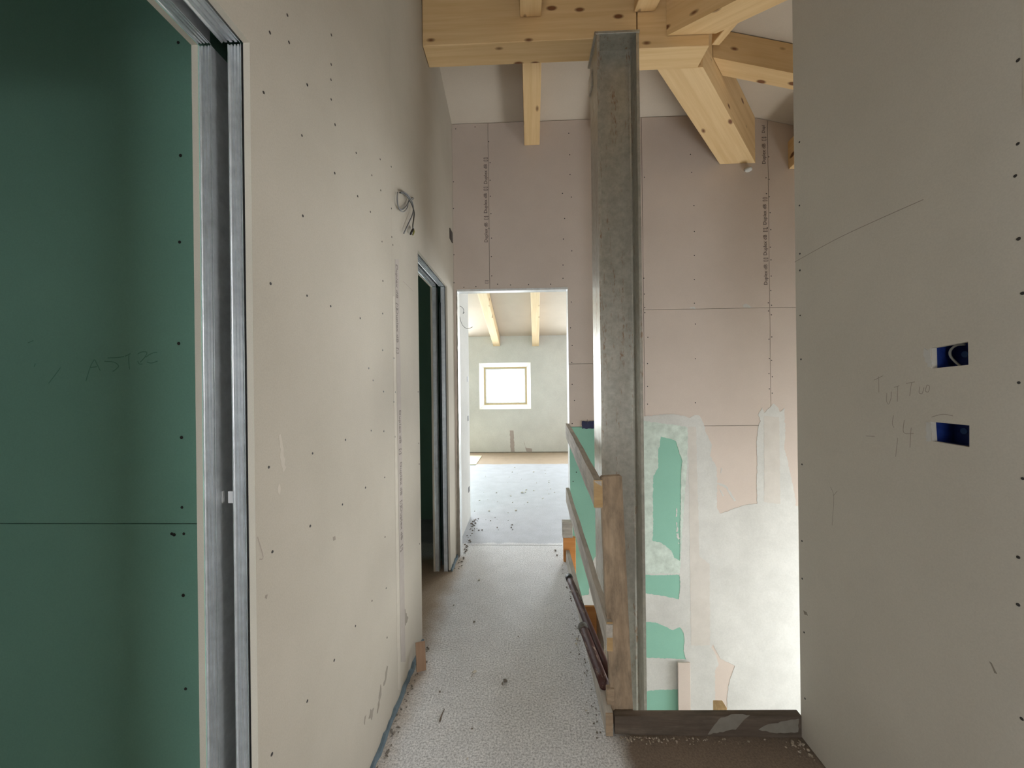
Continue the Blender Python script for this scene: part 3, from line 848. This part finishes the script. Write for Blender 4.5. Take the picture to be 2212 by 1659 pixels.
# ------------------------------------------------------------------ steel column
cx0, cx1, cy0, cy1 = .420, .655, 2.176, 2.402
zt = 3.372
col = tag(empty('steel_column', ((cx0 + cx1) / 2, (cy0 + cy1) / 2, -2.85)), 'galvanised steel H-section column with rust streaks rising from the stairwell to the beam', 'column')
fl, wb, fr = .016, .010, .021
bm = bmesh.new()
ym = (cy0 + cy1) / 2
sec = [(cx0, cy0), (cx0 + fl, cy0), (cx0 + fl, ym - wb / 2 - fr * .6), (cx0 + fl + fr * .2, ym - wb / 2 - fr * .2), (cx0 + fl + fr * .6, ym - wb / 2),
       (cx1 - fl - fr * .6, ym - wb / 2), (cx1 - fl - fr * .2, ym - wb / 2 - fr * .2), (cx1 - fl, ym - wb / 2 - fr * .6), (cx1 - fl, cy0), (cx1, cy0),
       (cx1, cy1), (cx1 - fl, cy1), (cx1 - fl, ym + wb / 2), (cx0 + fl, ym + wb / 2), (cx0 + fl, cy1), (cx0, cy1)]
add_plate(bm, [sec], fz(-2.85), zt + 2.85 - .016, )
obj('h_section', bm, M['galv'], col)
box('top_plate', cx0 - .012, cx1 + .004, cy0 - .004, cy1 + .012, zt - .016, zt, M['galv'], col, .002)
bm = bmesh.new()
add_box(bm, cx0 - .010, cx0 - .001, ym + .02, ym + .11, zt - .20, zt - .10)
obj('fixing_lug', bm, M['galv'], col)

# ------------------------------------------------------------------ roof timbers
by0, by1, bz = 2.22, 2.375, 3.3735
tag(timber('ridge_beam', (XL + .002, (by0 + by1) / 2, bz), (cx1, (by0 + by1) / 2, bz), by1 - by0, .31, M['spruce']), 'thick spruce ridge beam from the left wall to the steel column', 'beam')
bz2 = (on_y(1383, 99.5, by0).z + on_y(1383, 155, by1).z + on_y(1507, 151, by1).z) / 3
tag(timber('ridge_beam', (cx1 + .006, (by0 + by1) / 2, bz2), (1.062, (by0 + by1) / 2, bz2), by1 - by0, .36, M['spruce']), 'short spruce ridge beam right of the steel column, carrying the hip beams', 'beam')
pa, pb = on_y(1545, 98, 2.37), on_y(1592, 42, 2.16)
tag(timber('trimmer', pa, pb, .05, .12, M['spruce']), 'short pale timber tucked between the hip beam and the jack rafter', 'timber')
def on_roof(px, py, off):
    """point where the sight line meets the underside of far-slope rafters of depth off"""
    d = ray(px, py)
    z0, k = ZR + T * RIDGE_Y - off, -T
    s = (z0 + k * EYE.y - EYE.z) / (d.z - k * d.y)
    return EYE + d * s
RD = .200
def roof_pt(x, y, off): return Vector((x, y, zc(x, y) - off))
rx = on_y(1149, 317, YE).x
tag(timber('rafter', roof_pt(rx - .01, by1 + .003, RD), roof_pt(rx, YE - .002, RD), .124, RD - .012, M['spruce']), 'spruce rafter running from the ridge beam to the end wall, left of the column', 'rafter', None, 'exposed roof rafters')
tag(timber('rafter', roof_pt(.70, by1 + .003, RD), roof_pt(.70, YE - .002, RD), .12, RD - .012, M['spruce']), 'spruce rafter mostly hidden behind the steel column', 'rafter', None, 'exposed roof rafters')
for x, lab in ((rx - .02, 'spruce rafter stub showing above the ridge beam, left of the column'), (.70, 'spruce rafter stub showing above the ridge beam, right of the column')):
    tag(timber('rafter', roof_pt(x, -1.98, RD), roof_pt(x, by0 - .003, RD), .12, RD - .012, M['spruce']), lab, 'rafter', None, 'exposed roof rafters')
# hips at 45 degrees in plan
HO = .400
def hip(s, y):   # point on the hip centre line
    x = APEX_X + abs(y - RIDGE_Y)
    return Vector((x, y, ZR - T * abs(y - RIDGE_Y) - HO))
def prism_along(name, a, b, width, top_fn, mat):
    """beam from a to b (underside), plumb sides, plumb cut parallel to X at both ends"""
    d = Vector((b.x - a.x, b.y - a.y, 0)).normalized()
    n = Vector((-d.y, d.x, 0))
    hw = width / 2 / abs(n.x) if abs(n.x) > .2 else width / 2
    m, L = frame_matrix(a, b)
    mi = m.inverted()
    bm = bmesh.new()
    vs = []
    for p in (a, b):
        for sx in (-1, 1):
            for top in (0, 1):
                q = Vector((p.x + sx * hw, p.y, p.z))
                if top: q.z = min(top_fn(q.x, q.y) - .003, ZR - T * abs(p.y - RIDGE_Y) - .01)
                vs.append(bm.verts.new(mi @ q))
    for f in ((0, 1, 3, 2), (4, 6, 7, 5), (0, 4, 5, 1), (2, 3, 7, 6), (0, 2, 6, 4), (1, 5, 7, 3)):
        bm.faces.new([vs[i] for i in f])
    return obj(name, bm, mat, None, matrix=m)
tag(prism_along('hip_beam', hip(1, by1 + .003), hip(1, YE - .002), .195, zc, M['spruce']), 'heavy spruce hip beam slanting down to the end wall right of the column', 'beam')
up = Vector((0, 0, .058))
h2a, h2b = hip(-1, by0 - .003) + up, hip(-1, 1.0) + up
tag(prism_along('hip_beam', h2a, h2b, .195, zc, M['spruce']), 'spruce hip beam slanting overhead towards the viewer from the ridge beam end', 'beam')
ky0, ky1 = 2.488, 2.603
# jack rafter, its end cut on the slant where it meets the hip
bm = bmesh.new()
vs = []
for y, xa in ((ky0, APEX_X + ky0 - RIDGE_Y + .142), (ky1, APEX_X + ky1 - RIDGE_Y + .142)):
    for x in (xa, 3.74):
        for off in (.19, .006):
            vs.append((x, y, ZR - T * (x - APEX_X) - off))
jm = Matrix.Translation(vs[0]) @ Matrix.Rotation(math.atan(T), 4, 'Y')
ji = jm.inverted()
vs = [bm.verts.new(ji @ Vector(v)) for v in vs]
for f in ((0, 1, 3, 2), (4, 6, 7, 5), (0, 4, 5, 1), (2, 3, 7, 6), (0, 2, 6, 4), (1, 5, 7, 3)): bm.faces.new([vs[i] for i in f])
tag(obj('rafter', bm, M['spruce'], None, matrix=jm), 'spruce jack rafter running right from the hip beam', 'rafter', None, 'exposed roof rafters')
p = on_y(1702, 300, YE)
tag(timber('wall_plate_beam', (p.x + .09, 2.75, 3.10), (p.x + .09, YE - .002, 3.07), .18, .22, M['spruce']), 'spruce beam end at the end wall beside the right wall edge', 'beam')
# far room rafters
for (ax, ay), (bx, by), lab in (((1073, 748), (1041, 634), 'pale spruce rafter left of the window in the far room'), ((1157, 748), (1156, 634), 'pale spruce rafter right of the window in the far room')):
    e = on_y(ax, ay, YF - .004); off = zc(e.x, e.y) - e.z
    q = on_roof(bx, by, off)
    dd = (q - e) / (q.y - e.y)
    st = e + dd * (4.12 - e.y)
    tag(timber('rafter', st, e, .135, (off - .008) * .965, M['spruce_far']), lab, 'rafter', None, 'exposed roof rafters')
bm = bmesh.new()
bmesh.ops.create_icosphere(bm, subdivisions=2, radius=.030, matrix=Matrix.Translation(on_y(1616, 367, YE - .012)))
for v in bm.verts: v.co += Vector((random.uniform(-.004, .004), random.uniform(-.004, .004), random.uniform(-.004, .004)))
for v in bm.verts: v.co.z = on_y(1616, 367, YE).z + (v.co.z - on_y(1616, 367, YE).z) * .6
tag(obj('foam_blob', bm, M['skim'], None, True), 'small white blob of filler under the hip beam foot on the end wall', 'filler')

# ------------------------------------------------------------------ guard rail at the stairwell edge
gr = tag(empty('guard_rail', (.32, 1.57, 0)), 'rough timber guard rail along the stairwell edge with post and two boards', 'guard rail')
pb0, pb1 = on_y(1321, 1540, 1.580), on_y(1367, 1540, 1.580)
pt0, pt1 = on_y(1299, 1024, 1.60), on_y(1341, 1022, 1.60)
bm = bmesh.new()
m, L = frame_matrix((pb0 + pb1) / 2 - Vector((0, 0, .02)), (pt0 + pt1) / 2)
wpost = .088
sl = [(-wpost / 2, 0), (wpost / 2, 0), (wpost / 2, L - .004), (wpost / 2 - .006, L), (-wpost / 2 + .008, L - .002), (-wpost / 2, L - .010)]
bm2 = bmesh.new()
axx = (pt0 + pt1 - pb0 - pb1).normalized()
sd = Vector((1, 0, 0)); sd = (sd - axx * sd.dot(axx)).normalized()
dp = axx.cross(sd)
mm = Matrix((axx, sd, dp)).transposed().to_4x4(); mm.translation = (pb0 + pb1) / 2 - axx * .03
bm.free()
add_plate(bm2, [[(b_, a_) for a_, b_ in sl]], lambda u, v, w: (u, v, -w if dp.y < 0 else w), .03)
attach(obj('post', bm2, M['old_wood'], None, matrix=mm), gr)
def rail(name, near, far, h, th, mat, warp=.002):
    a, b = Vector(near), Vector(far)
    o = timber(name, a, b, th, h, mat, None, warp=warp)
    return attach(o, gr)
na, nb = on_y(1292, 1097, 1.565), on_y(1226, 944, YE - .006)
r1 = rail('rail', na, nb, .112, .028, M['grey_wood'])
na2, nb2 = on_y(1317, 1405, 1.565), on_y(1226, 1083, YE - .006)
r2 = rail('rail', na2, nb2, .112, .026, M['grey_wood'])
for (x0, y0, x1, y1), r_ in (((1283, 1037, 1301, 1096), r1), ((1311, 1344, 1323, 1406), r2)):
    a, b = on_y(x0, y1, 1.563), on_y(x1, y0, 1.563)
    bm = bmesh.new(); add_box(bm, a.x, b.x, 1.5605, 1.5645, a.z, b.z)
    attach(obj('sawn_end', bm, M['cut_wood']), r_)
ka0, kb0 = on_y(1311, 1587, 1.54), on_z(1216, 1178, 0)
kick = rail('kick_board', (.314, 1.538, .001), (.312, YE - .05, .001), .092, .028, M['grey_wood'], .0012)
a, b = on_y(1304, 1586, 1.535), on_y(1319, 1534, 1.535)
bm = bmesh.new(); add_box(bm, .300, .328, 1.534, 1.5375, .002, .092); attach(obj('sawn_end', bm, M['old_wood']), kick)
a, b = on_y(1309, 1542, 1.60), on_y(1324, 1478, 1.60)
attach(box('cleat', a.x, b.x, 1.5745, 1.60, a.z - .02, b.z, M['old_wood'], None, .002), gr)
# far end block and orange board
a, b = on_y(1215, 1160, 3.02), on_y(1236, 1126, 3.02)
attach(box('end_block', a.x, b.x, 3.0, 3.06, a.z, b.z, M['block_light'] if 'block_light' in M else M['grey_wood'], None, .002), gr)
a, b = on_y(1218, 1262, 3.04), on_y(1243, 1161, 3.04)
attach(box('end_post', a.x, b.x, 3.03, 3.065, -.2, b.z, M['orange_wood'], None, .002), gr)
a, b = on_y(1262, 1420, 2.42), on_y(1300, 1309, 2.42)
tag(box('formwork_board', .337, b.x, 2.41, 2.428, -.5, b.z, M['orange_wood'], None, .001), 'orange-brown formwork board behind the guard rail beside the column', 'board')

# plank across the landing edge
bm = bmesh.new()
x0, x1 = .338, XR - .001
prof0, prof1 = .072, .088
vs = []
for x, h in ((x0, prof0), (x1, prof1)):
    for y in (1.545, 1.573):
        for z in (.001, h): vs.append(bm.verts.new((x, y, z)))
for f in ((0, 1, 3, 2), (4, 6, 7, 5), (0, 4, 5, 1), (2, 3, 7, 6), (0, 2, 6, 4), (1, 5, 7, 3)): bm.faces.new([vs[i] for i in f])
tag(obj('edge_plank', bm, M['dark_plank']), 'dark dirty plank on edge across the head of the stairwell', 'plank')
blotch('cement_smear', [c6([(1330, 1170), (1440, 1030), (1560, 1000), (1680, 1010), (1620, 1060), (1560, 1130), (1430, 1150)]), c6([(1750, 1130), (1830, 1085), (1960, 1060), (2080, 1040), (2075, 1150), (1900, 1160)])],
       lambda x, y: on_y(x, y, 1.5445), .0006, mat_plain('grey_cement_film', (138, 132, 122), .9), bpy.data.objects['edge_plank'], .003, .012, 'xz')

# painted steel tubes lying along the edge
def tube_thing(p0, p1, r, label, cap):
    p0, p1 = Vector(p0), Vector(p1)
    t = tag(empty('steel_tube', p0), label, 'tube', None, 'painted tubes at the stairwell edge')
    bm = bmesh.new(); d = (p1 - p0).normalized()
    m_, L_ = frame_matrix(p0, p1)
    add_tube(bm, [Vector((L_ * i / 8, 0, 0)) for i in range(9)], r, 16)
    attach(obj('tube_body', bm, M['tube'], None, True, matrix=m_), t)
    bm = bmesh.new()
    add_tube(bm, [p0 - d * .006, p0 - d * .004, p0 + d * .03, p0 + d * .032], [r * .92, r * 1.14, r * 1.14, r * 1.02], 16)
    attach(obj('end_collar', bm, cap, None, True), t)
    return t
f1, n1 = on_z(1229, 1247, .14), on_z(1320, 1472, .090)
tube_thing(f1, n1, .021, 'maroon painted steel tube with black end leaning along the kick board, further one', M['blackcap'])
f2, n2 = on_z(1259, 1354, .118), on_z(1306, 1480, .118)
tube_thing(f2, n2, .0225, 'maroon painted steel tube with dusty grey end, nearer one at the kick board', mat_plain('dusty_cap', (96, 92, 86), .9, var=22, scale=60))

# stairwell odds
a, b = on_y(1466, 1540, YE - .03), on_y(1491, 1432, YE - .03)
tag(box('plasterboard_strip', a.x, b.x, YE - .030, YE - .0165, -2.85, b.z, M['board'], None, .001), 'tall beige plasterboard strip standing against the green wall in the stairwell', 'offcut')
a, b = on_y(1549, 1540, 2.3), on_y(1569, 1529, 2.3)
tag(timber('prop_post', (a.x + .03, 2.3, -2.85), (a.x + .03, 2.3, b.z), .056, .056, M['cut_wood']), 'small wooden post top just showing above the edge plank', 'post')

# ------------------------------------------------------------------ small things
# cable loop on the left wall
cb = tag(empty('cable_loop', on_x(872, 430, XL)), 'loose loop of dark and grey cable hanging from the left wall', 'cable')
c8b = lambda pts: [(830 + x / 12.76, 390 + y / 12.76) for x, y in pts]
def cable(name, pts, r, mat, off=.012):
    P = [on_x(x, y, XL + off * (1 if 0 < i < len(pts) - 1 else .6)) for i, (x, y) in enumerate(c8b(pts))]
    bm = bmesh.new(); add_tube(bm, smooth_path(P, 6), r, 8)
    return obj(name, bm, mat, cb, True)
cable('cable', [(420, 335), (500, 325), (600, 400), (690, 500), (650, 640), (570, 745), (490, 800), (410, 760), (370, 640), (360, 480), (370, 330)], .0032, M['wire_grey'])
cable('cable', [(430, 330), (480, 320), (570, 335), (680, 430), (760, 560), (805, 760), (770, 960), (680, 1160), (540, 1455)], .0030, M['wire_grey'], .016)
cable('cable', [(440, 335), (560, 370), (690, 520), (790, 740), (825, 900), (810, 1080), (790, 1230), (795, 1340)], .0032, M['wire_dark'], .02)
cable('cable', [(660, 620), (630, 760), (540, 855), (450, 830), (390, 740)], .0024, M['wire_grey'], .014)
cable('wire_tip', [(800, 1340), (760, 1400), (725, 1490)], .0055, M['blackcap'], .02)
cable('wire_tip', [(805, 1350), (815, 1420), (790, 1495)], .0045, M['wire_yellow'], .024)
bm = bmesh.new(); add_tube(bm, smooth_path([on_x(x, y, XL + .006) for x, y in c8b([(720, 510), (760, 490), (790, 470), (815, 495), (790, 520), (765, 500)])], 4), .002, 6)
obj('wall_hook', bm, M['wire_grey'], cb, True)
a, b = on_x(971, 515, XL), on_x(976, 503, XL)
tag(box('wall_clip', XL, XL + .006, a.y, b.y, a.z, b.z, M['screw'], wl))

# dark blue box on the end wall
a, b = on_y(1257, 926, YE), on_y(1290, 910, YE)
eb = tag(empty('electrical_box', (a.x + .05, YE, a.z)), 'dark blue cable box on the end wall just left of the column', 'socket box')
bm = bmesh.new()
add_plate(bm, [jag(rect(a.x, b.x + .02, a.z, b.z), .01, .003, 2)], fy(YE - .006), .0055)
obj('box_shell', bm, mat_plain('navy_plastic', (30, 36, 74), .5), eb)
bm = bmesh.new(); add_tube(bm, [on_y(1268, 916, YE - .009), on_y(1268.5, 906, YE - .011)], .0016, 6); obj('wire', bm, M['blackcap'], eb)

# blue-grey edge foam along the left wall foot
for i, (y0, y1) in enumerate(((.805, D2[0] - .005), (D2[1] + .005, YE - .004))):
    rnd = random.Random(9 + i)
    n = max(4, int((y1 - y0) / .03))
    bm = bmesh.new(); rows = []
    for k in range(n + 1):
        y = y0 + (y1 - y0) * k / n
        w_, h_ = .010 + rnd.uniform(-.003, .004), .020 + rnd.uniform(-.007, .007)
        rows.append([bm.verts.new(q) for q in ((XL + .0006, y, .0005), (XL + w_ + .003, y, .0005), (XL + w_, y, h_), (XL + .0006, y, h_ + .002))])
    for A, Bq in zip(rows, rows[1:]):
        for q in range(4): bm.faces.new((A[q], A[(q + 1) % 4], Bq[(q + 1) % 4], Bq[q]))
    bm.faces.new(rows[0][::-1]); bm.faces.new(rows[-1])
    tag(obj('trim_%d' % (i + 1), bm, M['blue_foam']), ['blue-grey foam edge strip along the foot of the left wall', 'short blue foam edge strip beside the end doorway'][i], 'edge strip', 'structure')

# wooden offcut leaning at the left wall
a = on_z(903, 1453, 0.0)
tag(timber('wood_offcut', (a.x + .012, a.y + .012, .002), (a.x - .004, a.y + .055, .115), .046, .02, M['block_wood'], None, .002), 'small brown wood offcut leaning at the foot of the left wall', 'offcut')

# crumbs of plaster and dirt
def crumbs(name, spots, mat, label, cat, flat=.5):
    bm = bmesh.new(); rnd = random.Random(len(spots))
    for x, y, r in spots:
        m_ = Matrix.Translation((x, y, r * flat * .7)) @ Matrix.Rotation(rnd.uniform(0, 6), 4, 'Z') @ Matrix.Diagonal((1, rnd.uniform(.4, 1), flat, 1))
        v = bmesh.ops.create_icosphere(bm, subdivisions=1, radius=r, matrix=m_)['verts']
        for q in v: q.co += Vector((rnd.uniform(-.25, .25) * r, rnd.uniform(-.25, .25) * r, rnd.uniform(0, .2) * r))
    return tag(obj(name, bm, mat), label, cat, 'stuff')
rnd = random.Random(5)
sp_ = []
for px, py, r in ((1092, 1473, .012), (1085, 1478, .008), (1024, 1344, .007), (980, 1308, .006), (1120, 1376, .005), (950, 1495, .006), (921, 1431, .007), (1020, 1575, .005), (1200, 1190, .012), (1203, 1200, .010), (1233, 1410, .005)):
    p = on_z(px, py, 0); sp_.append((p.x, p.y, r))
for _ in range(16):
    p = on_z(rnd.uniform(1015, 1110), rnd.uniform(1118, 1148), 0); sp_.append((p.x, p.y, rnd.uniform(.004, .012)))
for _ in range(60):
    y = rnd.uniform(2.9, 4.0); sp_.append((XL - .0 + rnd.uniform(.02, .07), y, rnd.uniform(.003, .012)))
for _ in range(70):
    y = rnd.uniform(1.35, 2.05); sp_.append((XL + rnd.uniform(.015, .05), y, rnd.uniform(.002, .007)))
for _ in range(70):
    y = rnd.uniform(1.5, 3.0); sp_.append((.285 - abs(rnd.gauss(0, .02)), y, rnd.uniform(.002, .006)))
crumbs('dirt_crumbs', sp_, M['scuff_d'] if 'scuff_d' in M else mat_plain('dark_dirt', (120, 113, 104), .9, var=18), 'dark dirt crumbs scattered over the corridor floor', 'dirt')
sp_ = []
cl = []
for _ in range(110):
    x = .350 + abs(rnd.gauss(0, .22)); cl.append((min(x, XR - .02), 1.534 - abs(rnd.gauss(0, .012)), rnd.uniform(.0015, .005)))
for _ in range(34): cl.append((XR - .012 - abs(rnd.gauss(0, .03)), 1.528 - abs(rnd.gauss(0, .03)), rnd.uniform(.002, .007)))
crumbs('rubble_crumbs', cl, mat_plain('brown_grit', (168, 156, 140), .9, var=22, scale=80), 'brownish grit lying along the foot of the dark edge plank', 'grit', .7)
for px, py, r in ((1035, 1254, .008), (1247, 1382, .010), (1245, 1392, .007), (1266, 1536, .005), (1135, 1064, .02), (1128, 1065, .02), (1010, 1640, .005), (1025, 1453, .012)):
    p = on_z(px, py, 0); sp_.append((p.x, p.y, r))
for _ in range(40):
    p = on_z(rnd.uniform(1025, 1200), rnd.uniform(1010, 1110), 0); sp_.append((p.x, p.y, rnd.uniform(.004, .014)))
crumbs('plaster_crumbs', sp_, M['gypsum'], 'pale plaster crumbs scattered over the corridor and far room floor', 'crumbs')
tw = tag(empty('wood_splinter', on_z(952, 1550, .003)), 'thin dark wood splinter lying on the screed', 'splinter')
bm = bmesh.new(); add_tube(bm, [on_z(x, y, .004) for x, y in ((950, 1558), (954, 1545), (960, 1532))], [.0035, .003, .0015], 6); obj('splinter_body', bm, M['dark_plank'], tw)
